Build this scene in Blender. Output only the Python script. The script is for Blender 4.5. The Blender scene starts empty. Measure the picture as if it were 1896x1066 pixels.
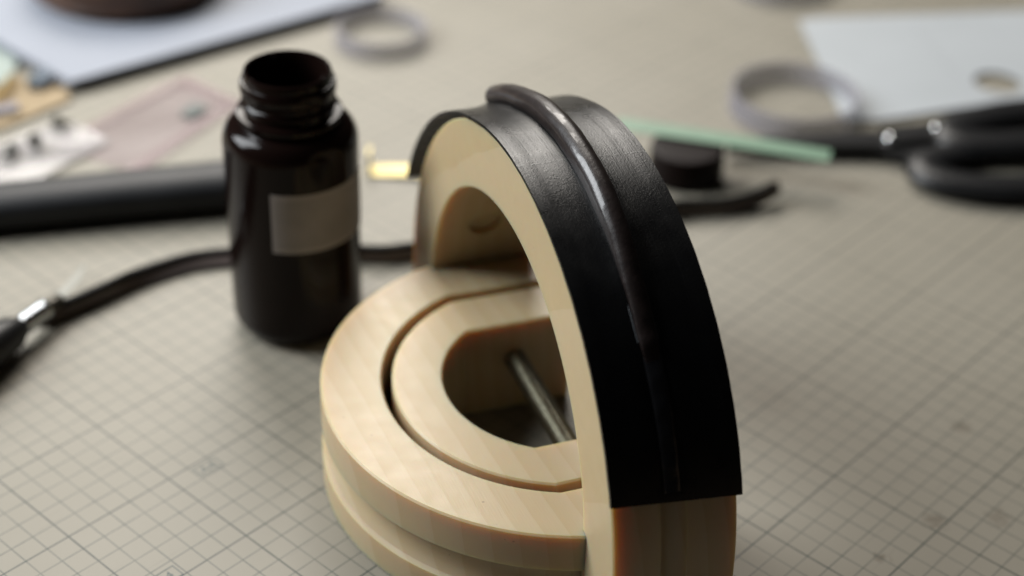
import bpy, bmesh, math, random
from mathutils import Vector, Matrix
random.seed(7)
PI = math.pi
C = bpy.context.scene.collection
S = 0.01                                    # everything below is written in centimetres

# ---------------------------------------------------------------- camera
cd = bpy.data.cameras.new('camera'); cam = bpy.data.objects.new('camera', cd); C.objects.link(cam)
R_ = Vector((0.67505627, -0.73707593, 0.03190784)); U_ = Vector((0.39200502, 0.39498803, 0.83085289)); D_ = Vector((0.62500488, 0.54836442, -0.5555766))
M = Matrix((R_, U_, -D_)).transposed().to_4x4(); M.translation = Vector((-26.19919157, -46.12233072, 46.29474936)) * S
cam.matrix_world = M
cd.sensor_fit = 'HORIZONTAL'; cd.sensor_width = 36; cd.lens = 3110.344 / 1896 * 36
cd.clip_start = 0.02; cd.clip_end = 50
cd.dof.use_dof = True; cd.dof.focus_distance = 0.625; cd.dof.aperture_fstop = 3.6; cd.dof.aperture_blades = 0
bpy.context.scene.camera = cam

# ---------------------------------------------------------------- world, lamps, exposure
w = bpy.data.worlds.new('World'); bpy.context.scene.world = w; w.use_nodes = True
bg = w.node_tree.nodes['Background']; bg.inputs[0].default_value = (0.86, 0.93, 1.0, 1); bg.inputs[1].default_value = 0.01
def area(name, loc, target, sx, sy, power, col):
    l = bpy.data.lights.new(name, 'AREA'); l.shape = 'RECTANGLE'; l.size = sx * S; l.size_y = sy * S; l.energy = power; l.color = col
    o = bpy.data.objects.new(name, l); C.objects.link(o); o.location = Vector(loc) * S
    o.rotation_euler = (Vector(target) * S - o.location).to_track_quat('-Z', 'Y').to_euler()
    return o
area('window_light', (-46, 100, 100), (20, 0, 3), 80, 100, 48, (0.93, 0.97, 1.0))
area('skylight', (92, 94, 108), (25, 0, 5), 92, 90, 33, (1.0, 0.95, 0.88))
vs = bpy.context.scene.view_settings
vs.view_transform = 'Standard'; vs.look = 'None'; vs.gamma = 1; vs.exposure = 0; vs.use_curve_mapping = False
bpy.context.scene.cycles.use_denoising = True

# ---------------------------------------------------------------- materials
def mat(name, col, rough=0.5, metal=0.0, spec=0.5, bump=None, var=None, **kw):
    m = bpy.data.materials.new(name); m.use_nodes = True; nt = m.node_tree; N = nt.nodes; L = nt.links
    b = N['Principled BSDF']; b.inputs['Base Color'].default_value = (*col, 1); b.inputs['Roughness'].default_value = rough
    b.inputs['Metallic'].default_value = metal; b.inputs['Specular IOR Level'].default_value = spec
    for k, v in kw.items(): b.inputs[k].default_value = v
    tc = N.new('ShaderNodeTexCoord')
    if var:                                  # (scale, amount): mottled colour
        n = N.new('ShaderNodeTexNoise'); n.inputs['Scale'].default_value = var[0]; n.inputs['Detail'].default_value = 5
        L.new(tc.outputs['Object'], n.inputs['Vector'])
        mr = N.new('ShaderNodeMapRange'); mr.inputs['From Min'].default_value = 0.25; mr.inputs['From Max'].default_value = 0.75
        mr.inputs['To Min'].default_value = 1 - var[1]; mr.inputs['To Max'].default_value = 1 + var[1]
        L.new(n.outputs['Fac'], mr.inputs['Value'])
        mx = N.new('ShaderNodeVectorMath'); mx.operation = 'SCALE'; mx.inputs[0].default_value = col
        L.new(mr.outputs[0], mx.inputs['Scale']); L.new(mx.outputs[0], b.inputs['Base Color'])
    if bump:                                 # (scale, strength, distance in m)
        n = N.new('ShaderNodeTexNoise'); n.inputs['Scale'].default_value = bump[0]; n.inputs['Detail'].default_value = 4
        L.new(tc.outputs['Object'], n.inputs['Vector'])
        bp = N.new('ShaderNodeBump'); bp.inputs['Strength'].default_value = bump[1]; bp.inputs['Distance'].default_value = bump[2]
        L.new(n.outputs['Fac'], bp.inputs['Height']); L.new(bp.outputs[0], b.inputs['Normal'])
    return m
class NT:                                    # short node writing
    def __init__(s, m): s.nt = m.node_tree; s.N = s.nt.nodes; s.L = s.nt.links
    def put(s, i, v):
        if hasattr(v, 'is_output'): s.L.new(v, i)
        else: i.default_value = v
    def math(s, op, a, b=0.0, c=0.0):
        n = s.N.new('ShaderNodeMath'); n.operation = op
        for i, v in zip(n.inputs, (a, b, c)): s.put(i, v)
        return n.outputs[0]
    def mix(s, f, a, b):
        n = s.N.new('ShaderNodeMix'); n.data_type = 'RGBA'; s.put(n.inputs[0], f)
        for i, v in ((6, a), (7, b)): s.put(n.inputs[i], v if hasattr(v, 'is_output') else (*v, 1))
        return n.outputs[2]
    def noise(s, vec, sc, det=3, rough=0.5):
        n = s.N.new('ShaderNodeTexNoise'); n.inputs['Scale'].default_value = sc; n.inputs['Detail'].default_value = det; n.inputs['Roughness'].default_value = rough
        s.L.new(vec, n.inputs['Vector']); return n.outputs['Fac']
    def rng(s, v, a, b, c=0.0, d=1.0):
        n = s.N.new('ShaderNodeMapRange'); s.put(n.inputs[0], v)
        for i, x in zip(range(1, 5), (a, b, c, d)): n.inputs[i].default_value = x
        return n.outputs[0]

def mat_resin():
    m = mat('cream_resin', (0.80, 0.655, 0.415), 0.42, spec=0.45)
    k = NT(m); b = k.N['Principled BSDF']
    b.inputs['Subsurface Weight'].default_value = 1.0; b.inputs['Subsurface Radius'].default_value = (1.0, 0.60, 0.16)
    b.inputs['Subsurface Scale'].default_value = 0.012
    tc = k.N.new('ShaderNodeTexCoord').outputs['Object']
    sep = k.N.new('ShaderNodeSeparateXYZ'); k.L.new(tc, sep.inputs[0]); X, Y, Z = sep.outputs
    # print layers: slightly tilted against the bed, so they cross the top as long low terraces
    big = k.noise(tc, 22, 2)
    t = k.math('ADD', k.math('ADD', X, k.math('MULTIPLY', Y, 0.075)), k.math('MULTIPLY', Z, 0.10))
    t = k.math('ADD', t, k.math('MULTIPLY', big, 0.0015))
    saw = k.math('FRACT', k.math('MULTIPLY', t, 118.0))
    fine = k.math('SINE', k.math('MULTIPLY', t, 5200.0))
    h = k.math('ADD', k.math('MULTIPLY', saw, 0.8), k.math('MULTIPLY', fine, 0.006))
    # grain drawn along the layers
    mp = k.N.new('ShaderNodeMapping'); mp.inputs['Scale'].default_value = (900, 60, 120); k.L.new(tc, mp.inputs[0])
    g = k.noise(mp.outputs[0], 1.0, 3); h = k.math('ADD', h, k.math('MULTIPLY', g, 0.10))
    bp = k.N.new('ShaderNodeBump'); bp.inputs['Strength'].default_value = 0.35; bp.inputs['Distance'].default_value = 0.0010
    k.L.new(h, bp.inputs['Height']); k.L.new(bp.outputs[0], b.inputs['Normal'])
    speck = k.rng(k.noise(tc, 420, 2), 0.765, 0.79, 0, 0.6)
    body = k.mix(speck, (0.67, 0.437, 0.095), (0.12, 0.09, 0.06))
    skin = k.mix(k.math('MAXIMUM', k.rng(saw, 0, 1, 0, 0.7), k.rng(saw, 0.92, 0.98, 0, .6)), (0.12, 0.15, 0.2), (0.185, 0.222, 0.28))
    skin = k.mix(speck, skin, (0.12, 0.09, 0.06))
    k.L.new(body, b.inputs['Base Color'])
    rg = k.rng(k.noise(tc, 130, 4), 0.3, 0.7, 0.38, 0.46); k.L.new(rg, b.inputs['Roughness'])
    f = k.N.new('ShaderNodeBsdfPrincipled'); k.L.new(skin, f.inputs['Base Color']); k.L.new(rg, f.inputs['Roughness']); k.L.new(bp.outputs[0], f.inputs['Normal'])
    f.inputs['Specular IOR Level'].default_value = 0.45
    ms = k.N.new('ShaderNodeMixShader'); ms.inputs[0].default_value = 0.44; k.L.new(f.outputs[0], ms.inputs[1]); k.L.new(b.outputs[0], ms.inputs[2])
    k.L.new(ms.outputs[0], k.N['Material Output'].inputs['Surface'])
    return m

def mat_leather(name='black_leather'):
    m = mat(name, (0.003, 0.003, 0.0032), 0.36, spec=0.28)
    k = NT(m); b = k.N['Principled BSDF']; tc = k.N.new('ShaderNodeTexCoord').outputs['Object']
    uv = k.N.new('ShaderNodeUVMap').outputs[0]; sep = k.N.new('ShaderNodeSeparateXYZ'); k.L.new(uv, sep.inputs[0]); u, v, _ = sep.outputs
    vor = k.N.new('ShaderNodeTexVoronoi'); vor.inputs['Scale'].default_value = 1250; k.L.new(tc, vor.inputs['Vector'])
    h = k.math('ADD', k.math('MULTIPLY', k.noise(tc, 1700, 3, 0.6), 0.8), k.math('MULTIPLY', vor.outputs['Distance'], 0.35))
    # a fold line across the strip and streaks rubbed along it (u runs round the arch, v across)
    fold = k.math('ABSOLUTE', k.math('SUBTRACT', u, k.math('ADD', 0.4475, k.math('MULTIPLY', k.noise(tc, 260, 3), 0.011))))
    foldm = k.rng(fold, 0.0, 0.0016, 1, 0)
    mp = k.N.new('ShaderNodeMapping'); mp.inputs['Scale'].default_value = (5, 90, 1); k.L.new(uv, mp.inputs[0])
    st = k.noise(mp.outputs[0], 1.0, 4)
    h = k.math('ADD', h, k.math('ADD', k.math('MULTIPLY', foldm, 0.3), k.math('MULTIPLY', st, 0.9)))
    bp = k.N.new('ShaderNodeBump'); bp.inputs['Strength'].default_value = 0.8; bp.inputs['Distance'].default_value = 0.00013
    k.L.new(h, bp.inputs['Height']); k.L.new(bp.outputs[0], b.inputs['Normal'])
    col = k.mix(k.math('MULTIPLY', foldm, k.rng(k.noise(tc, 500, 3), 0.45, 0.65, 0.0, 0.8)), (0.003, 0.003, 0.0032), (0.16, 0.16, 0.15))
    col = k.mix(k.rng(st, 0.62, 0.75, 0, 0.25), col, (0.03, 0.03, 0.03))
    k.L.new(col, b.inputs['Base Color'])
    k.L.new(k.rng(k.noise(tc, 90, 5), 0.3, 0.7, 0.25, 0.36), b.inputs['Roughness'])
    return m

def mat_cutting_mat():
    m = mat('mat_vinyl', (0.42, 0.385, 0.315), 0.5, spec=0.35)
    k = NT(m); b = k.N['Principled BSDF']; tc = k.N.new('ShaderNodeTexCoord').outputs['Object']
    sep = k.N.new('ShaderNodeSeparateXYZ'); k.L.new(tc, sep.inputs[0]); X, Y, _ = sep.outputs
    def lines(c, period, half):
        d = k.math('PINGPONG', c, period / 2)          # distance to the nearest multiple of the period
        return k.rng(d, half - 0.00005, half + 0.00005, 1, 0)
    fine = k.math('MAXIMUM', lines(X, .01, .00024), lines(Y, .01, .00024))
    bold = k.math('MAXIMUM', lines(X, .05, .00038), lines(Y, .05, .00038))
    wear = k.rng(k.noise(tc, 60, 4), 0.3, 0.7, 0.55, 1.0)
    base = k.mix(k.rng(k.noise(tc, 9, 5), 0.3, 0.7), (0.196, 0.178, 0.14), (0.216, 0.197, 0.158))
    base = k.mix(k.rng(k.noise(tc, 2500, 2), 0.35, 0.65, 0, 0.12), base, (0.14,0.125,0.10))
    # a few brown stains of glue
    def stain(x, y, r, a):
        n = k.N.new('ShaderNodeVectorMath'); n.operation = 'DISTANCE'; k.L.new(tc, n.inputs[0]); n.inputs[1].default_value = (x * S, y * S, 0)
        d = k.math('ADD', n.outputs['Value'], k.math('MULTIPLY', k.noise(tc, 330, 4), 0.014))
        return k.rng(d, 0.007 + r * S * 0.3, 0.007 + r * S, a, 0)
    for s in ((31.9, -22.2, .55, .45), (25.6, -24.6, .6, .5), (27.6, -26.4, .7, .35), (22.0, -24.2, .35, .6), (27.5, -15.0, 1.6, .16), (52, -2, 3, .12)):
        base = k.mix(stain(*s), base, (0.075,0.056,0.036))
    for rz, sc_, th_ in ((0.5, (14, 900, 1), .735), (-0.9, (10, 800, 1), .745), (1.25, (18, 1000, 1), .74)):   # hairline knife cuts
        mp = k.N.new('ShaderNodeMapping'); mp.inputs['Rotation'].default_value = (0, 0, rz); mp.inputs['Scale'].default_value = sc_; k.L.new(tc, mp.inputs[0])
        base = k.mix(k.rng(k.noise(mp.outputs[0], 1.0, 1), th_, th_ + .03, 0, .45), base, (0.11, 0.10, 0.085))
    sp = k.noise(tc, 310, 1); base = k.mix(k.rng(sp, 0.79, 0.81, 0, 0.6), base, (0.12, 0.11, 0.09))
    col = k.mix(k.math('MULTIPLY', fine, wear), base, (0.042, 0.052, 0.045))
    col = k.mix(k.math('MULTIPLY', bold, k.math('MULTIPLY', wear, 0.9)), col, (0.02, 0.028, 0.025))
    k.L.new(col, b.inputs['Base Color'])
    bp = k.N.new('ShaderNodeBump'); bp.inputs['Strength'].default_value = 0.25; bp.inputs['Distance'].default_value = 0.0001
    k.L.new(k.noise(tc, 1800, 2), bp.inputs['Height']); k.L.new(bp.outputs[0], b.inputs['Normal'])
    return m
def mat_clear(name, col, alpha, rough=0.2):
    return mat(name, col, rough, **{'Alpha': alpha})

M_resin = mat_resin(); M_leather = mat_leather(); M_mat = mat_cutting_mat()
M_rib = mat('rib_lacquer', (0.012, 0.008, 0.0072), 0.38, spec=0.24, bump=(900, 0.6, 0.0002), var=(300, 0.4), **{'Coat Roughness': 0.07})
k_ = NT(M_rib); uv_ = k_.N.new('ShaderNodeUVMap').outputs[0]; se_ = k_.N.new('ShaderNodeSeparateXYZ'); k_.L.new(uv_, se_.inputs[0])
tc_ = k_.N.new('ShaderNodeTexCoord').outputs['Object']      # glue smeared over one flank of the rib, with a ragged edge
ed_ = k_.math('ADD', se_.outputs[1], k_.math('MULTIPLY', k_.math('SUBTRACT', k_.noise(tc_, 160, 4), 0.5), 0.55))
k_.L.new(k_.math('MULTIPLY', k_.rng(ed_, 0.42, 0.45, 0.34, 0.0), k_.rng(k_.noise(tc_, 420, 3), 0.3, 0.5, 0.55, 1.0)), k_.N['Principled BSDF'].inputs['Coat Weight'])
M_tail = mat('glued_leather', (0.008, 0.008, 0.009), 0.22, spec=0.5, bump=(260, 0.5, 0.0004))
M_glue = mat('dried_glue', (0.07, 0.075, 0.08), 0.25, bump=(900, 0.6, 0.0003))
M_plas = mat('dark_bottle_plastic', (0.006, 0.0031, 0.0025), 0.13, spec=0.15, bump=(120, 0.12, 0.0003))
M_cap = mat('dark_cap_plastic', (0.005, 0.0025, 0.0022), 0.4, spec=0.1, bump=(300, 0.2, 0.0002))
M_label = mat('label_paper', (0.205, 0.188, 0.182), 0.6, var=(80, 0.12))
M_labedge = mat('label_margin', (0.245,0.225,0.217), 0.6)
M_steel = mat('threaded_steel', (0.21, 0.205, 0.165), 0.38, metal=1.0, var=(300, 0.3))
M_chrome = mat('chrome', (0.75, 0.76, 0.77), 0.12, metal=1.0)
M_brass = mat('brass', (0.5, 0.42, 0.19), 0.4, metal=0.6, var=(80, 0.15))
M_black = mat('black_plastic', (0.006, 0.006, 0.0065), 0.4, spec=0.3, bump=(400, 0.2, 0.0002))
M_grey = mat('dark_grey_sleeve', (0.012, 0.0125, 0.014), 0.5, spec=0.3, var=(40, 0.25), bump=(300, 0.3, 0.0003))
M_edge = mat('lace_edge', (0.003, 0.003, 0.003), 0.4, spec=0.12)
M_ribbon = mat('lace_face_sheen', (0.10, 0.078, 0.07), 0.36, spec=0.3, bump=(300, 0.3, 0.0003))  # brown base colour stands in for the sheen on the dark leather face
M_ferrule = mat('knurled_steel', (0.42, 0.44, 0.46), 0.2, metal=1.0)
M_collar = mat('dark_collar', (0.05, 0.045, 0.035), 0.35, metal=0.6)
M_blade = mat('blade_steel', (0.2,0.2,0.17), 0.45, metal=0.0)
M_paper = mat('white_paper', (0.215, 0.23, 0.265), 0.7, var=(20, 0.04))
M_paper2 = mat('white_sheet', (0.30, 0.318, 0.332), 0.6, var=(15, 0.05))
M_wood = mat('dark_brown_wood', (0.075, 0.032, 0.014), 0.45, var=(60, 0.4), bump=(150, 0.4, 0.0005))
M_card = mat('tan_cardboard', (0.24,0.175,0.095), 0.7, var=(60, 0.15))
M_teal = mat('dark_blue_plastic', (0.018, 0.045, 0.075), 0.4)
M_pale = mat('pale_green_plastic', (0.2,0.24,0.215), 0.4)
M_lilac = mat('grey_strip', (0.15,.135,.15), 0.5)
M_gold = mat('gold_wire', (0.5, 0.36, 0.15), 0.4, metal=0.6)
M_mint = mat('mint_plastic', (0.12,0.2,0.135), 0.45, var=(60, 0.06))
M_tape = mat('clear_tape', (0.32,0.30,0.33), 0.25, **{'Alpha': 0.19})
M_tapec = mat('tape_core', (0.31,0.3,0.33), 0.3, **{'Alpha': 0.4})
M_film = mat('clear_film', (0.4,0.375,0.37), 0.15, **{'Alpha': 0.38})
M_pink = mat('pink_film', (0.25,0.18,0.185), 0.3, **{'Alpha': 0.26})
M_pinkb = mat('pink_film_border', (0.225,0.13,0.14), 0.3, **{'Alpha': 0.2})
M_print = mat('mark_ink', (0.06, 0.075, 0.07), 0.6)
M_ink = mat('dark_ink', (0.06, 0.06, 0.065), 0.6)
M_screw = mat('dark_screw', (0.045, 0.045, 0.035), 0.35, metal=0.6)
M_table = mat('table_top', (0.12, 0.08, 0.05), 0.5, var=(10, 0.3))

# ---------------------------------------------------------------- mesh helpers (cm in, metres out)
def obj(name, V, F, m, parent=None, loc=(0, 0, 0), rotz=0.0, sharp=35, uv=None, rot=None):
    me = bpy.data.meshes.new(name); me.from_pydata([(x * S, y * S, z * S) for x, y, z in V], [], F)
    bm = bmesh.new(); bm.from_mesh(me); bmesh.ops.recalc_face_normals(bm, faces=bm.faces); bm.to_mesh(me); bm.free()
    for p in me.polygons: p.use_smooth = True
    me.set_sharp_from_angle(angle=math.radians(sharp))
    me.materials.append(m)
    if uv:
        l = me.uv_layers.new(name='UVMap')
        for lp in me.loops: l.data[lp.index].uv = uv[lp.vertex_index]
    o = bpy.data.objects.new(name, me); C.objects.link(o); o.location = Vector(loc) * S; o.rotation_euler = rot or (0, 0, rotz)
    if parent: o.parent = parent
    return o
def tag(o, label=None, cat=None, group=None, kind=None):
    if label: o['label'] = label
    if cat: o['category'] = cat
    if group: o['group'] = group
    if kind: o['kind'] = kind
    return o
def thing(name, label, cat, loc=(0, 0, 0), rotz=0.0, group=None):
    o = bpy.data.objects.new(name, None); C.objects.link(o); o.empty_display_size = 0.01
    o.location = Vector(loc) * S; o.rotation_euler = (0, 0, rotz)
    return tag(o, label, cat, group)
def grid_faces(n, m, close_m=True, close_n=False):       # n stations of m section points
    F = []
    for i in range(n if close_n else n - 1):
        for j in range(m if close_m else m - 1):
            a, b = i * m + j, i * m + (j + 1) % m; c, d = ((i + 1) % n) * m + (j + 1) % m, ((i + 1) % n) * m + j
            F.append((a, b, c, d))
    return F
def loft(secs, caps=True, close=False):
    n, m = len(secs), len(secs[0]); V = [p for s in secs for p in s]; F = grid_faces(n, m, True, close)
    if caps and not close: F += [tuple(range(m))[::-1], tuple(range((n - 1) * m, n * m))]
    return V, F
def lathe(prof, seg=64, caps=True):
    secs = [[(r * math.cos(2 * PI * j / seg), r * math.sin(2 * PI * j / seg), z) for j in range(seg)] for r, z in prof]
    return loft(secs, caps)
def prism(pts, z0, z1, bev=0.0):
    n = len(pts)
    V = [(x, y, z0) for x, y in pts] + [(x, y, z1) for x, y in pts]
    F = [tuple(range(n))[::-1], tuple(range(n, 2 * n))] + [(i, (i + 1) % n, n + (i + 1) % n, n + i) for i in range(n)]
    return V, F
def frames(path):
    out = []
    for i, p in enumerate(path):
        a = Vector(path[max(0, i - 1)]); b = Vector(path[min(len(path) - 1, i + 1)]); t = (b - a).normalized()
        s = t.cross(Vector((0, 0, 1))).normalized(); u = s.cross(t); out.append((Vector(p), t, s, u))
    return out
def spline(P, n):                                        # Catmull-Rom through points (any dimension)
    out = []; k = len(P) - 1
    for i in range(n):
        t = i / (n - 1) * k; j = min(int(t), k - 1); f = t - j
        p0, p1, p2, p3 = P[max(j - 1, 0)], P[j], P[j + 1], P[min(j + 2, k)]
        out.append(tuple(0.5 * (2 * b + (c - a) * f + (2 * a - 5 * b + 4 * c - d) * f * f + (3 * b - a - 3 * c + d) * f ** 3) for a, b, c, d in zip(p0, p1, p2, p3)))
    return out
def sweep(path, sect):                                   # sect(i, n) -> list of (side, up)
    fr = frames(path); n = len(fr)
    return loft([[tuple(p + s * a + u * b) for a, b in sect(i, n)] for i, (p, t, s, u) in enumerate(fr)])
def merge(*parts):
    V, F = [], []
    for v, f in parts:
        k = len(V); V += v; F += [tuple(i + k for i in q) for q in f]
    return V, F
def moved(part, d=(0, 0, 0), mtx=None):
    v, f = part
    v = [tuple((mtx @ Vector(p) if mtx else Vector(p)) + Vector(d)) for p in v]
    return v, f

# ---------------------------------------------------------------- setting
V, F = prism([(-120, -140), (200, -140), (200, 160), (-120, 160)], -4, -0.31)
tag(obj('table', V, F, M_table), kind='structure')
V, F = prism([(-9, -34), (140, -34), (140, 95), (-9, 95)], -0.3, 0)
cm = tag(obj('cutting_mat', V, F, M_mat), 'beige cutting mat printed with a fine green grid, lying under everything', 'cutting mat')

# ---------------------------------------------------------------- the resin mould
CX, CY, TH = 17.353, -10.785, -0.48385
H, T, D0 = 4.63, 4.85, -2.69
ZC, RI, RA = 3.43, 9.285, 12.12
def groove(depth, half, n=9):                            # points of a rounded channel, offset along the rim
    return [(-half * math.cos(PI * i / (n - 1)), -depth * math.sin(PI * i / (n - 1)) ** 0.7) for i in range(n)]
# lying half: arc round the centre, then straight legs that run under the arch
def base_loft(outer_profile, inner_r, leg_cap, dend):
    secs = []
    def station(kind, t):
        s = []
        for rho, z in outer_profile:
            if kind == 'arc':
                a = t * math.acos(abs(D0 - 0.004) / rho); s.append((-rho * math.cos(a), rho * math.sin(a), z))
            else:
                sg, d = t; e = math.sqrt(rho * rho - D0 * D0); s.append((d, sg * min(e, leg_cap), z))
        return s
    secs.append(station('leg', (-1, dend)))
    for d in (1.0, -1.5, D0 - 0.002): secs.append(station('leg', (-1, d)))
    n = 72
    for i in range(n + 1): secs.append(station('arc', -1 + 2 * i / n))
    for d in (D0 - 0.002, -1.5, 1.0, dend): secs.append(station('leg', (1, d)))
    return loft(secs)
b = 0.075
RO, R1, R2, R3 = 9.94, 7.41, 7.0, 4.905
zc = H * 0.47
prof = [(R1, H - b), (R1 + b, H), (RO - b, H), (RO, H - b)]
prof += [(RO + dr, zc - s) for s, dr in groove(0.42, 0.78)]
prof += [(RO, b), (RO - b, 0.0), (R1 + b, 0.0), (R1, b)]
V, F = base_loft(prof, R1, 9.17, T + D0 - 0.01)
tag(obj('mould_ring', V, F, M_resin, loc=(CX, CY, 0), rotz=TH), 'cream resin half ring lying flat on the mat, grooved round its outer rim', 'mould')
prof = [(R3, H - b), (R3 + b, H), (R2 - b, H), (R2, H - b), (R2, b), (R2 - b, 0.0), (R3 + b, 0.0), (R3, b)]
V, F = base_loft(prof, R3, 99, T + D0 - 0.01)
tag(obj('mould_core', V, F, M_resin, loc=(CX, CY, 0), rotz=TH), 'smaller cream resin half ring nested inside the flat one, across a narrow slot', 'mould')
# standing half
def arch_path(n=96):
    P = [(-1, 0.0, None), (-1, 1.2, None), (-1, 2.4, None)]
    return P
prof = [(RI, 0.06), (RI + .06, 0.0), (RA - .06, 0.0), (RA, 0.06)]
gx = T * 0.485
prof += [(RA - .4 * math.cos(PI * t / 2) ** .7, gx + .5 * t) for t in [-1 + i / 7 for i in range(15)]]
prof += [(RA, T - .06), (RA - .06, T), (RI + .06, T), (RI, T - .06)]
secs = []
for z in (0, 1.7): secs.append([(x, -r, z) for r, x in prof])
for i in range(121):
    a = PI * i / 120; secs.append([(x, -r * math.cos(a), ZC + r * math.sin(a)) for r, x in prof])
for z in (1.7, 0): secs.append([(x, r, z) for r, x in prof])
V, F = loft(secs)
def W(x, y, z=0): return (CX + math.cos(TH) * x - math.sin(TH) * y, CY + math.sin(TH) * x + math.cos(TH) * y, z)
arch = tag(obj('mould_arch', V, F, M_resin, loc=W(D0, 0), rotz=TH), 'cream resin arch standing upright across the flat half ring', 'mould')
# bolt recess in the far wall of the arch, cut into the mesh
hm = bpy.data.meshes.new('cut'); bm = bmesh.new(); bmesh.ops.create_cone(bm, cap_ends=True, segments=32, radius1=.8 * S, radius2=.8 * S, depth=2.0 * S); bm.to_mesh(hm); bm.free()
ho = bpy.data.objects.new('cut', hm); C.objects.link(ho)
ho.matrix_world = Matrix.Translation(Vector(W(-0.4, 9.1 - 1.35 * .92, 7.3 - 1.35 * .39)) * S) @ Matrix.Rotation(TH, 4, 'Z') @ Matrix.Rotation(0.4 - PI / 2, 4, 'X')
md = arch.modifiers.new('recess', 'BOOLEAN'); md.operation = 'DIFFERENCE'; md.object = ho; md.solver = 'EXACT'
dg = bpy.context.evaluated_depsgraph_get(); me = bpy.data.meshes.new_from_object(arch.evaluated_get(dg))
arch.modifiers.clear(); arch.data = me; bpy.data.objects.remove(ho)
me.set_sharp_from_angle(angle=math.radians(35)) if not me.has_custom_normals else None
# threaded rod across the hole of the core
prof = [(0.2, 0)]; pitch = 0.115; n = int(8.6 / pitch)
for i in range(n):
    z = i * pitch; prof += [(0.42, z), (0.49, z + pitch * .35), (0.49, z + pitch * .5), (0.42, z + pitch * .85)]
prof.append((0.2, n * pitch))
V, F = lathe(prof, 20)
V = [(x, z - 4.3, y) for x, y, z in V]
tag(obj('threaded_rod', V, F, M_steel, loc=W(-0.45, 0, 2.7), rotz=TH), 'grey threaded steel rod spanning the hole in the middle of the resin mould', 'rod')

# ---------------------------------------------------------------- leather strip with its raised rib
ls = thing('leather_strip', 'black leather strip bent over the top of the resin arch, with a glossy raised rib', 'leather strip', W(D0, 0, ZC), TH)
XL, XR = -0.05, T + 0.16
RC = T * 0.468
def a_end(x): return 20.0 - 2.6 * (x - XL) / (XR - XL)
A1 = 163.0
def ss(a, b, x):
    t = min(1, max(0, (x - a) / (b - a))); return t * t * (3 - 2 * t)
def flare(a): return 1.35 * max(0, (a - 108) / 55.0) ** 1.35
def dip(a, x): 
    k = (1 - ss(38, 46, a)) * ss(20, 23, a); d = abs(x - RC)
    return -0.05 * k * (1 - ss(0.38, 0.55, d))
NA, NX = 150, 34
V, UV, secs = [], [], []
rnd = [random.uniform(-1, 1) for _ in range(400)]
for i in range(NA):
    t = i / (NA - 1); row_o, row_i = [], []
    for j in range(NX):
        v = j / (NX - 1); x = XL + (XR - XL) * v; a = a_end(x) + (A1 - a_end(x)) * t
        wob = 0.004 * math.sin(i * .9 + rnd[i % 50]) if j in (0, NX - 1) else 0
        r = RA + 0.13 + flare(a) + dip(a, x) + .14 * ss(44, 60, a) * math.exp(-max(0, abs(x - RC) - .4) / .22) + 0.012 * math.sin(3.1 * v + 9 * t) - 0.02 * ss(.10, .14, v) * (1 - ss(.86, .9, v))
        ar = math.radians(a)
        row_o.append((x + wob, -r * math.cos(ar), r * math.sin(ar))); UV.append((t, v))
        ri = r - 0.14
        row_i.append((x + wob, -ri * math.cos(ar), ri * math.sin(ar)))
    secs.append(row_o + row_i[::-1])
    UV += [(t, j / (NX - 1)) for j in range(NX)][::-1]
V, F = loft(secs)
obj('strip', V, F, M_leather, ls, uv=UV, sharp=50)
# the rib: a cord under glossy skin
def rib_h(a): return (0.22 + 0.76 * ss(44, 76, a)) * (0.03 + 0.97 * ss(38, 50, a)) * (1 - ss(126, 131, a)) * (1 - .15 * ss(85, 120, a)) + 0.09 * math.exp(-((a - 45.5) / 1.6) ** 2)
def rib_w(a): return (0.36 + 0.13 * ss(44, 80, a)) * (0.45 + 0.55 * ss(38, 47, a)) * (1 - 0.7 * ss(126, 131, a))
secs = []
NR = 200
for i in range(NR):
    a = 38.0 + (131 - 38.0) * i / (NR - 1); ar = math.radians(a); row = []
    hh, ww = rib_h(a), rib_w(a)
    for j in range(25):
        s = -1 + 2 * j / 24; ang = s * math.radians(128)
        x = RC + ww * math.sin(ang) * (1 + .02 * math.sin(a * .5 + 3 * s))
        wr = 0.008 * math.sin(a * .47 + 2 * s) * math.cos(a * .83 + s)
        r = RA + 0.11 + flare(a) + hh * (0.46 + 0.54 * math.cos(ang)) + wr
        row.append((x, -r * math.cos(ar), r * math.sin(ar)))
    rb = RA + 0.06 + flare(a)
    row += [(RC + ww * .6, -rb * math.cos(ar), rb * math.sin(ar)), (RC - ww * .6, -rb * math.cos(ar), rb * math.sin(ar))]
    secs.append(row)
V, F = loft(secs)
UV = [(i / (NR - 1), min(j, 24) / 24) for i in range(NR) for j in range(27)]
rib = tag(obj('raised_rib', V, F, M_rib, ls, sharp=60, uv=UV), 'glossy dark brown raised rib')
secs = []
for i in range(60):
    a = 20.6 + (43.5 - 20.6) * i / 59; ar = math.radians(a); row = []
    hh, ww = .07 + .012 * math.sin(a * 1.3), .30 + .05 * ss(22, 43, a)
    for j in range(13):
        s = -1 + j / 6; r = RA + 0.125 + dip(a, RC) * .0 + hh * max(0, 1 - s * s) ** .5
        row.append((RC + .03 + ww * s, -r * math.cos(ar), r * math.sin(ar)))
    rb = RA + .02
    row += [(RC + ww * .8, -rb * math.cos(ar), rb * math.sin(ar)), (RC - ww * .8, -rb * math.cos(ar), rb * math.sin(ar))]
    secs.append(row)
V, F = loft(secs); obj('rib_tail', V, F, M_tail, ls, sharp=60)
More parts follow.
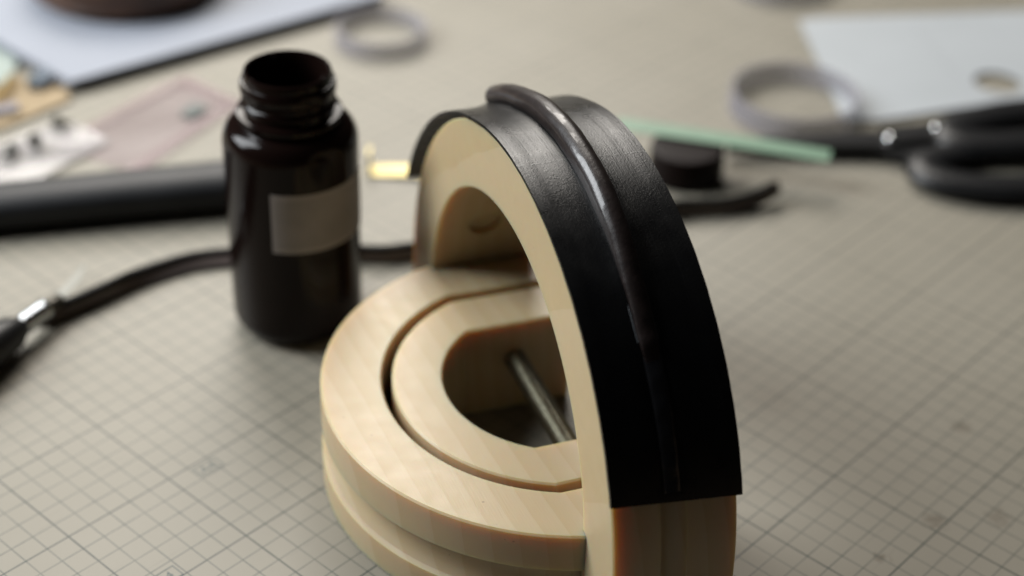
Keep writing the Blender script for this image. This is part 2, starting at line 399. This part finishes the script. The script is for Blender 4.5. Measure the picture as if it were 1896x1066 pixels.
for sg in (-1, 1):
    path = []
    for i in range(140):
        a = 46 + (126 - 46) * i / 139; ar = math.radians(a); r = RA + 0.165 + flare(a)
        x = RC + sg * (rib_w(a) + 0.02 + 0.005 * math.sin(a * .7 + sg)); path.append((x, -r * math.cos(ar), r * math.sin(ar)))
    secs = []
    for i, p in enumerate(path):
        ar = math.radians(46 + 80 * i / 139); rad = Vector((0, -math.cos(ar), math.sin(ar))); wd = 0.022 + 0.007 * math.sin(i * .31) * math.sin(i * .13)
        secs.append([tuple(Vector(p) + Vector((1, 0, 0)) * wd * math.cos(q * PI / 3) + rad * wd * .6 * math.sin(q * PI / 3)) for q in range(6)])
    V, F = loft(secs); obj('glue_bead', V, F, M_glue, ls)

# ---------------------------------------------------------------- bottle
bt = thing('bottle', 'open dark brown plastic bottle with a blank grey label, left of the arch', 'bottle', (16.8, 5.15, 0), math.atan2(-0.6595, -0.7517))
RB = 3.05
prof = [(0.01, 0.25), (RB - 1.1, 0.2), (RB - .95, 0.0)]
prof += [(RB - 1.0 + 1.0 * math.sin(a), 1.0 - 1.0 * math.cos(a)) for a in [PI / 2 * i / 8 for i in range(1, 9)]]
prof += [(RB, 3), (RB, 5), (RB, 7), (RB, 9.75)]
prof += [(RB - .75 + .75 * math.cos(a), 9.75 + 1.0 * math.sin(a)) for a in [PI / 2 * i / 9 for i in range(1, 9)]]
prof += [(2.28, 10.83), (2.3, 10.92)]
V, F = lathe(prof, 96); obj('body', V, F, M_plas, bt)
neck = [(2.3, 10.5), (2.38, 10.58), (2.40, 10.72), (2.34, 10.82), (2.02, 10.9), (1.97, 11.05)]
neck += [(1.97, 11.12), (2.1, 11.2), (2.12, 11.26), (2.1, 11.32), (1.98, 11.42), (1.97, 11.6), (2.06, 11.72), (2.13, 11.84), (2.13, 12.2), (2.06, 12.32)]
neck += [(1.95, 12.35), (1.96, 12.62), (1.95, 12.66), (1.91, 12.74), (1.85, 12.765), (1.79, 12.74), (1.75, 12.66), (1.75, 11), (1.78, 10.4), (2.6, 9.6), (2.75, 8.8), (2.75, 1.2), (0.01, 0.6)]
neck = [(r, z + .42) for r, z in neck]
V, F = lathe(neck, 96); obj('neck', V, F, M_plas, bt)
def wrap(a0, a1, z0, z1, r, tilt, n=40, th=0.012):
    secs = []
    for i in range(n + 1):
        t = i / n; a = math.radians(a0 + (a1 - a0) * t); dz = -tilt * t
        secs.append([(q * math.cos(a), q * math.sin(a), z + dz) for q, z in ((r, z0), (r, z1), (r - th, z1), (r - th, z0))])
    return loft(secs)
V, F = wrap(-10.5, 98, 5.5, 8.5, RB + .014, 0.05); lb = obj('label', V, F, M_labedge, bt)
V, F = wrap(-7, 96, 5.75, 8.25, RB + .020, 0.05); obj('label_face', V, F, M_label, lb)

# bottle cap behind the arch
cp = thing('round_closure', 'dark screw cap lying on the mat behind the arch, under the mint strip', 'cap', (41.0, 0.4, 0))
n = 120; secs = []
for r, z in ((1.9, 0), (2.04, .1), (2.06, .3), (2.06, 1.68), (2.0, 1.84), (1.9, 1.9)):
    secs.append([((r - (0.035 if j % 3 == 0 and .2 < z < 1.75 else 0)) * math.cos(2 * PI * j / n), (r - (0.035 if j % 3 == 0 and .2 < z < 1.75 else 0)) * math.sin(2 * PI * j / n), z) for j in range(n)])
V, F = loft(secs); obj('skirt', V, F, M_cap, cp)
V, F = lathe([(1.88, 1.901), (1.6, 1.91), (1.5, 1.82), (0.01, 1.82)], 64); obj('top', V, F, M_cap, cp)

# mint strip resting on the cap and the scissors
p0, p1 = Vector((39.96, 4.69, 2.0)), Vector((45.46, -5.91, 2.0))
path = [tuple(p0.lerp(p1, i / 10) + Vector((0, 0, 0.04 * math.sin(i / 10 * PI)))) for i in range(11)]
V, F = sweep(path, lambda i, n: [(-.66, -.03), (.66, -.03), (.66, .03), (-.66, .03)])
tag(obj('plastic_strip', V, F, M_mint), 'flat mint green strip laid from the cap across to the scissors', 'strip')

# ---------------------------------------------------------------- leather lace winding behind the bottle and the arch
P = [(7.6, 13.1, .3, -88), (9.8, 12.8, .4, -86), (11.3, 12.7, .42, -78), (13.4, 12.5, .40, -52), (15.7, 12.0, .38, -42), (17.5, 10.9, .38, -42), (19.9, 8.8, .42, -55), (22.1, 6.6, .45, -84), (24.0, 5.0, .46, -88),
     (30.6, 1.9, .46, -88), (35.5, -1.2, .46, -88), (37.4, -2.2, .46, -88), (39.1, -3.6, .46, -88), (40.9, -4.4, .55, -86), (42.3, -4.9, .95, -84)]
Q = spline(P, 90); fr = frames([q[:3] for q in Q]); secs = []
ll = thing('leather_lace', 'narrow dark leather lace with black rolled edges curling behind the bottle and past the arch', 'leather lace', (7.6, 13.1, 0))
def at_lace(part): return moved(part, (-7.6, -13.1, 0))
for i, ((p, t, s, u), q) in enumerate(zip(fr, Q)):
    a = math.radians(q[3]); e = s * math.cos(a) + u * math.sin(a); nn = u * math.cos(a) - s * math.sin(a)
    wd = 0.44; th = 0.07
    secs.append([tuple(p + e * x + nn * y) for x, y in ((-wd, -th), (wd, -th), (wd + .03, 0), (wd, th), (-wd, th), (-wd - .03, 0))])
obj('face', *at_lace(loft(secs)), M_ribbon, ll)
for sg, r in ((1, .2), (-1, .1)):
    secs = []
    for i, ((p, t, s, u), q) in enumerate(zip(fr, Q)):
        a = math.radians(q[3]); e = s * math.cos(a) + u * math.sin(a); c = p - e * sg * (.46 - r * .4)
        k = min(1, .3 + i / 6, .3 + (89 - i) / 4)
        secs.append([tuple(c + (e * math.cos(b_) + e.cross(t) * math.sin(b_)) * r * k) for b_ in [2 * PI * j / 10 for j in range(10)]])
    obj('rolled_edge', *at_lace(loft(secs)), M_edge, ll)

# ---------------------------------------------------------------- dark grey bar behind the bottle
path = spline([(4.0, 27.4, .95), (10.5, 22.9, 1.05), (17.5, 18.2, 1.12), (24.4, 13.4, 1.2)], 40)
def bsec(i, n):
    k = 1 + 0.1 * i / n; e = 1.0
    if i == 0 or i == n - 1: e = .8
    return [(1.45 * k * e * math.copysign(abs(math.cos(a)) ** .85, math.cos(a)), .99 * k * e * math.copysign(abs(math.sin(a)) ** .85, math.sin(a))) for a in [2 * PI * j / 40 for j in range(40)]]
V, F = sweep(path, bsec)
br = thing('tool_handle', 'thick dark grey handle lying across the mat at left, behind the bottle', 'handle')
obj('grip', V, F, M_grey, br)
V, F = lathe([(0.01, .12), (.12, .1), (.2, .02), (.22, -.05)], 20)
obj('rivet', V, F, M_chrome, br, loc=(13.6, 19.3, 1.2), rot=(1.0, -.4, 0))

# ---------------------------------------------------------------- hobby knife
kn = thing('craft_knife', 'craft knife with black handle, bright steel ferrule and pale blade at the left edge', 'knife', (0, 0, 0))
A, B = Vector((-7.69, 8.65, 1.44)), Vector((7.94, 12.87, .95))
ax = (B - A).normalized(); q = ax.to_track_quat('Z', 'Y').to_matrix().to_4x4(); Lk = (B - A).length
def kpart(name, prof, m, parent=kn, seg=32):
    V, F = moved(lathe(prof, seg), A, q); return obj(name, V, F, m, parent)
kpart('handle', [(.3, 0), (.62, .2), (.72, 3), (.9, 8), (1.02, 10.5), (.98, 12.5), (.8, 13.8), (.5, 14.45)], M_black)
pr = [(.40, 14.4)]
for i in range(10): pr += [(.49, 14.45 + i * .16), (.49, 14.53 + i * .16), (.465, 14.57 + i * .16)]
kpart('ferrule', pr + [(.5, 16.1), (.36, 16.15)], M_ferrule)
kpart('collar', [(.3, 16.1), (.36, 16.2), (.34, 17.1), (.2, 17.3)], M_collar)
bl = [(0, -.3), (2.1, -.3), (3.9, .28), (0, .3)]
s_ = ax.cross(Vector((0, 0, 1))).normalized()
b0 = A + ax * 16.9; V = []
for k in (-.025, .025):
    for x, y in bl: V.append(tuple(b0 + ax * x + s_ * (-y * .75 - x * .28) + Vector((0, 0, 1)) * (k + .1 + y * .12 - x * .08)))
F = [(3, 2, 1, 0), (4, 5, 6, 7)] + [(i, (i + 1) % 4, 4 + (i + 1) % 4, 4 + i) for i in range(4)]
obj('blade', V, F, M_blade, kn)

# ---------------------------------------------------------------- brass bracket behind the bottle
bk = thing('brass_bracket', 'small bent brass bracket standing on the mat between bottle and arch', 'bracket', (29.0, 12.6, 0), math.atan2(-.7517, .6595))
V, F = prism([(-.3, -.55), (2.6, -.62), (2.6, .5), (-.3, .55)], .05, .14); obj('plate', V, F, M_brass, bk, rot=(0, -.06, 0))
V, F = prism([(-.4, -.55), (-.28, -.55), (-.28, .55), (-.4, .55)], .05, 1.35); obj('upright', V, F, M_brass, bk)

# ---------------------------------------------------------------- pink film bag with small screws
pb = thing('film_bag', 'pink tinted clear film bag lying flat on the mat, left of the bottle', 'bag')
def sheet(pts, z, th=.02):
    n = 14; V = []; F = []
    (ax_, ay), (bx, by), (cx, cy), (dx, dy) = pts
    for i in range(n + 1):
        for j in range(n + 1):
            u, v = i / n, j / n
            x = (ax_ * (1 - u) + bx * u) * (1 - v) + (dx * (1 - u) + cx * u) * v; y = (ay * (1 - u) + by * u) * (1 - v) + (dy * (1 - u) + cy * u) * v
            V.append((x, y, z + .05 + .04 * math.sin(u * 5 + v * 3) * math.sin(v * 6 + 1)))
    F = [(i * (n + 1) + j, i * (n + 1) + j + 1, (i + 1) * (n + 1) + j + 1, (i + 1) * (n + 1) + j) for i in range(n) for j in range(n)]
    k = len(V); V += [(x, y, zz - th) for x, y, zz in V]
    F += [tuple(k + i for i in f[::-1]) for f in F]
    rim = [i for i in range(n + 1)] + [i * (n + 1) + n for i in range(1, n + 1)] + [n * (n + 1) + j for j in range(n - 1, -1, -1)] + [i * (n + 1) for i in range(n - 1, 0, -1)]
    F += [(rim[i], rim[(i + 1) % len(rim)], k + rim[(i + 1) % len(rim)], k + rim[i]) for i in range(len(rim))]
    return V, F
obj('film', *sheet([(28.6, 28.8), (28.9, 24.0), (19.6, 21.6), (18.0, 27.0)], .02), M_pink, pb)
obj('border', *sheet([(28.75, 29.0), (29.0, 23.8), (27.9, 23.55), (27.6, 28.75)], .14), M_pinkb, pb)
obj('border', *sheet([(27.9, 24.3), (28.2, 23.5), (19.4, 21.2), (19.2, 22.1)], .14), M_pinkb, pb)
obj('border', *sheet([(27.6, 29.0), (27.8, 28.1), (18.2, 26.4), (18.0, 27.2)], .14), M_pinkb, pb)
V, F = prism([(25.5, 24.2), (27.0, 24.5), (26.8, 25.6), (25.4, 25.2)], .2, .24); obj('printed_mark', V, F, M_print, pb)
fb = tag(obj('clear_bag', *sheet([(20.2, 29.0), (20.6, 25.2), (12.4, 24.0), (12.6, 29.4)], .22), M_film), 'clear colourless bag at the left edge holding three dark screws', 'bag')
for i, (x, y, r, lab) in enumerate(((15.7, 27.3, .3, 'dark screw in the clear bag, nearest the left edge of the photo'), (17.2, 27.4, 1.1, 'dark screw in the clear bag, middle one of three'), (19.3, 28.4, 2.0, 'dark screw in the clear bag, nearest the pink film'))):
    t = thing('screw', lab, 'screw', (x, y, .32), r, 'small screws in the clear bag')
    V, F = lathe([(.01, .25), (.2, .22), (.36, .1), (.38, 0), (.3, -.02)], 20); V = [(z, y_, x_ + .38) for x_, y_, z in V]; obj('head', V, F, M_screw, t)
    pr = []
    for k in range(6): pr += [(.14, -.02 - k * .14), (.19, -.08 - k * .14), (.14, -.14 - k * .14)]
    V, F = lathe(pr + [(.02, -.95)], 12); V = [(z, y_, x_ + .38) for x_, y_, z in V]; obj('shank', V, F, M_screw, t)

# ---------------------------------------------------------------- paper pad, cards and wooden block at top left
pp = thing('paper_pad', 'white paper pad with a thin stack of sheets, in the top left corner', 'paper pad')
for k in range(5):
    o = .06 * math.sin(k * 2.1)
    V, F = prism([(22.6 + o, 31.8 - o), (44.5 + o, 28.1 + o), (50 + o, 54), (22.9 - o, 58)], .30 + k * .11, .30 + k * .11 + .07)
    obj('sheet', V, F, M_paper, pp)
wb = thing('wooden_block', 'dark brown round wooden block on the white pad, cut off by the top edge', 'wooden block', (33.5, 40.8, .85))
V, F = lathe([(5.4, 0), (6.0, .15), (6.25, .9), (6.3, 2.2), (6.1, 2.9), (5.7, 3.1), (.01, 3.1)], 72); obj('body', V, F, M_wood, wb)
V, F = lathe([(6.24, .5), (6.31, .54), (6.31, .66), (6.24, .7)], 72, caps=False); obj('turned_bead', V, F, M_wood, wb)
cb = tag(obj('cardboard_card', *prism([(12, 33.6), (17.1, 30.7), (21.9, 30.9), (22.9, 32.4), (20, 38), (12, 41)], .02, .2), M_card), 'tan piece of cardboard beside the corner of the white pad', 'card')
t = thing('connector', 'dark blue connector with pale pins on the tan card', 'connector', (22.0, 33.7, .22), 0.35)
V, F = prism([(-.9, -.45), (.9, -.45), (.9, .45), (-.9, .45)], 0, .55); obj('housing', V, F, M_teal, t)
for k in range(6):
    V, F = prism([(-.78 + k * .28, -.62), (-.66 + k * .28, -.62), (-.66 + k * .28, -.44), (-.78 + k * .28, -.44)], .1, .5); obj('pin', V, F, M_paper, t)
tag(obj('grey_spacer', *prism([(14, 33.2), (18.9, 31.5), (19.3, 32.3), (14.4, 34.2)], .22, .5), M_lilac), 'grey strip lying on the tan card at the left edge', 'strip')
t = thing('wire_coil', 'small gold wire coil on the tan card, behind the grey strip', 'coil', (19.6, 34.0, .55), .6)
path = [(-1.5 + 3 * i / 160, .3 * math.cos(i * .39), .3 * math.sin(i * .39)) for i in range(160)]
V, F = sweep(path, lambda i, n: [(.05 * math.cos(a), .05 * math.sin(a)) for a in [2 * PI * j / 6 for j in range(6)]]); obj('wire', V, F, M_gold, t)
tag(obj('pale_card', *prism([(17, 36.4), (20.6, 35.0), (23.6, 38.4), (23.6, 46), (17, 46)], .22, .3), M_pale), 'pale green plastic card at the left edge, beside the pad', 'card')

# ---------------------------------------------------------------- clear tape rolls
def tape(loc, R, h, label):
    t = thing('tape_roll', label, 'tape roll', loc, 0, 'clear tape rolls on the mat')
    V, F = lathe([(R - .22, .02), (R, .02), (R, h), (R - .22, h), (R - .22, .02)], 72, caps=False); obj('tape', V, F, M_tape, t)
    V, F = lathe([(R - .34, 0), (R - .23, 0), (R - .23, h + .03), (R - .34, h + .03), (R - .34, 0)], 72, caps=False); obj('core', V, F, M_tapec, t)
tape((51.9, .7, .012), 3.95, 1.25, 'clear tape roll lying flat beside the scissors and the white sheet')
tape((40.8, 24.5, .012), 3.0, 1.0, 'clear tape roll behind the bottle, next to the white pad')
tape((66.6, 12.3, .012), 3.6, 1.4, 'clear tape roll cut off by the top edge, left of the white sheet')

# ---------------------------------------------------------------- white sheet with a hole
hx, hy, hr = 63.7, -6.4, 1.45
poly = [(62.7, 7.7), (52.2, -2.8), (63.0, -8.6), (72, -13.6), (82, -8.0)]
N = 72; inner, outer_ = [], []
for i in range(N):
    a = 2 * PI * i / N; dx, dy = math.cos(a), math.sin(a); best = 1e9
    for (x1, y1), (x2, y2) in zip(poly, poly[1:] + poly[:1]):
        ex, ey = x2 - x1, y2 - y1; den = dx * ey - dy * ex
        if abs(den) > 1e-9:
            tt = ((x1 - hx) * ey - (y1 - hy) * ex) / den; uu = ((x1 - hx) * dy - (y1 - hy) * dx) / den
            if tt > 0 and -1e-6 <= uu <= 1 + 1e-6: best = min(best, tt)
    inner.append((hx + hr * dx, hy + hr * dy)); outer_.append((hx + best * dx, hy + best * dy))
V = []
for zt in (.2, .14):
    for ring, zz in ((inner, 0), (outer_, 0)): V += [(x, y, zt + .05 * math.sin((x + y) * .25)) for x, y in ring]
F = []
for i in range(N):
    j = (i + 1) % N
    F += [(i, j, N + j, N + i), (2 * N + i, 3 * N + i, 3 * N + j, 2 * N + j), (i, 2 * N + i, 2 * N + j, j), (N + i, N + j, 3 * N + j, 3 * N + i)]
wsht = tag(obj('paper_sheet', V, F, M_paper2), 'white sheet with a round punched hole, at the right behind the scissors', 'paper')
V, F = prism([(67.2, 1.6), (67.26, 1.66), (62.66, -4.2), (62.6, -4.26)], .262, .268); obj('crease_line', V, F, M_lilac, wsht)

# ---------------------------------------------------------------- scissors
sc = thing('scissors', 'black scissors with large looped handles lying at the right edge', 'scissors')
piv = Vector((51.3, -6.28)); tip = Vector((44.15, .2)); dv = (tip - piv).normalized(); sv = Vector((-dv.y, dv.x))
def sp(a, s): v = piv + dv * a + sv * s; return (v.x, v.y)
def blade(name, off, z0, z1):
    V, F = prism([sp(-1.4, -.85 + off), sp(2, -.85 + off), sp(6, -.55 + off), sp(9.4, .0), sp(9.4, .15), sp(5, .6 + off), sp(1, .85 + off), sp(-1.4, .9 + off)], z0, z1)
    obj(name, V, F, M_black, sc)
blade('blade', .1, .25, .6); blade('blade', -.15, .62, .98)
def loop(cx, cy, ra, rb, ang, thick, hgt, z):
    path = []; n = 64; secs = []
    for i in range(n):
        a = 2 * PI * i / n; x, y = ra * math.cos(a), rb * math.sin(a) * (1 + .12 * math.cos(a)); c, s = math.cos(ang), math.sin(ang)
        nx, ny = rb * math.cos(a), ra * math.sin(a); l = math.hypot(nx, ny); nx, ny = nx / l, ny / l
        row = []
        for j in range(16):
            b_ = 2 * PI * j / 16; o = thick * math.cos(b_); zz = z + hgt * math.sin(b_); X, Y = x + nx * o, y + ny * o
            row.append((cx + c * X - s * Y, cy + s * X + c * Y, zz))
        secs.append(row)
    return loft(secs, caps=False, close=True)
hang = math.atan2(-.735, .69)
V, F = loop(53.3, -12.2, 4.3, 2.2, hang + .12, 1.15, .62, .64); h1 = obj('handle', V, F, M_black, sc)
V, F = loop(58.0, -11.0, 4.6, 1.75, hang + .30, 1.25, .62, .98); h2 = obj('handle', V, F, M_black, sc)
V, F = sweep([(50.75, -5.7, .55), (51.3, -7.6, .6), (51.0, -9.4, .62)], lambda i, n: [(x * .9, y) for x, y in ((-.9, -.3), (.9, -.3), (.9, .3), (-.9, .3))]); obj('shank', V, F, M_black, sc)
V, F = sweep([(51.15, -6.0, .95), (53.1, -7.4, 1.0), (55.3, -8.6, 1.05)], lambda i, n: [(x, y) for x, y in ((-.85, -.3), (.85, -.3), (.85, .3), (-.85, .3))]); obj('shank', V, F, M_black, sc)
dome = [(.01, .32), (.16, .29), (.3, .2), (.38, .06), (.4, 0)]
V, F = lathe(dome, 32); obj('pivot_screw', V, F, M_chrome, sc, loc=(51.3, -6.28, .99))
V, F = lathe([(.01, .2), (.1, .18), (.2, .1), (.24, 0)], 24); obj('stop_pin', V, F, M_chrome, sc, loc=(53.8, -7.7, 1.32))

# ---------------------------------------------------------------- print on the mat: boxed size marks
def mark(x, y, rz, size, name):
    t = []
    w_, h_, k = 1.15 * size, .72 * size, .045
    for a, b_, c, d in ((0, 0, w_, k), (0, h_ - k, w_, h_), (0, k, k, h_ - k), (w_ - k, k, w_, h_ - k)): t.append(prism([(a, b_), (c, b_), (c, d), (a, d)], .004, .006))
    V, F = merge(*t); o = obj(name, V, F, M_print, cm, loc=(x, y, 0), rotz=rz)
    cu = bpy.data.curves.new('lettering', 'FONT'); cu.body = 'A4'; cu.size = .62 * size * S
    to = bpy.data.objects.new('lettering', cu); C.objects.link(to); dgx = bpy.context.evaluated_depsgraph_get(); me = bpy.data.meshes.new_from_object(to.evaluated_get(dgx))
    bpy.data.objects.remove(to); me.materials.append(M_print); lo = bpy.data.objects.new('lettering', me); C.objects.link(lo); lo.parent = o; lo.location = (.14 * size * S, .14 * size * S, .00005)
mark(.72, -4.98, 0, 1.0, 'size_mark')
mark(6.1, -.92, 0, 1.0, 'size_mark')
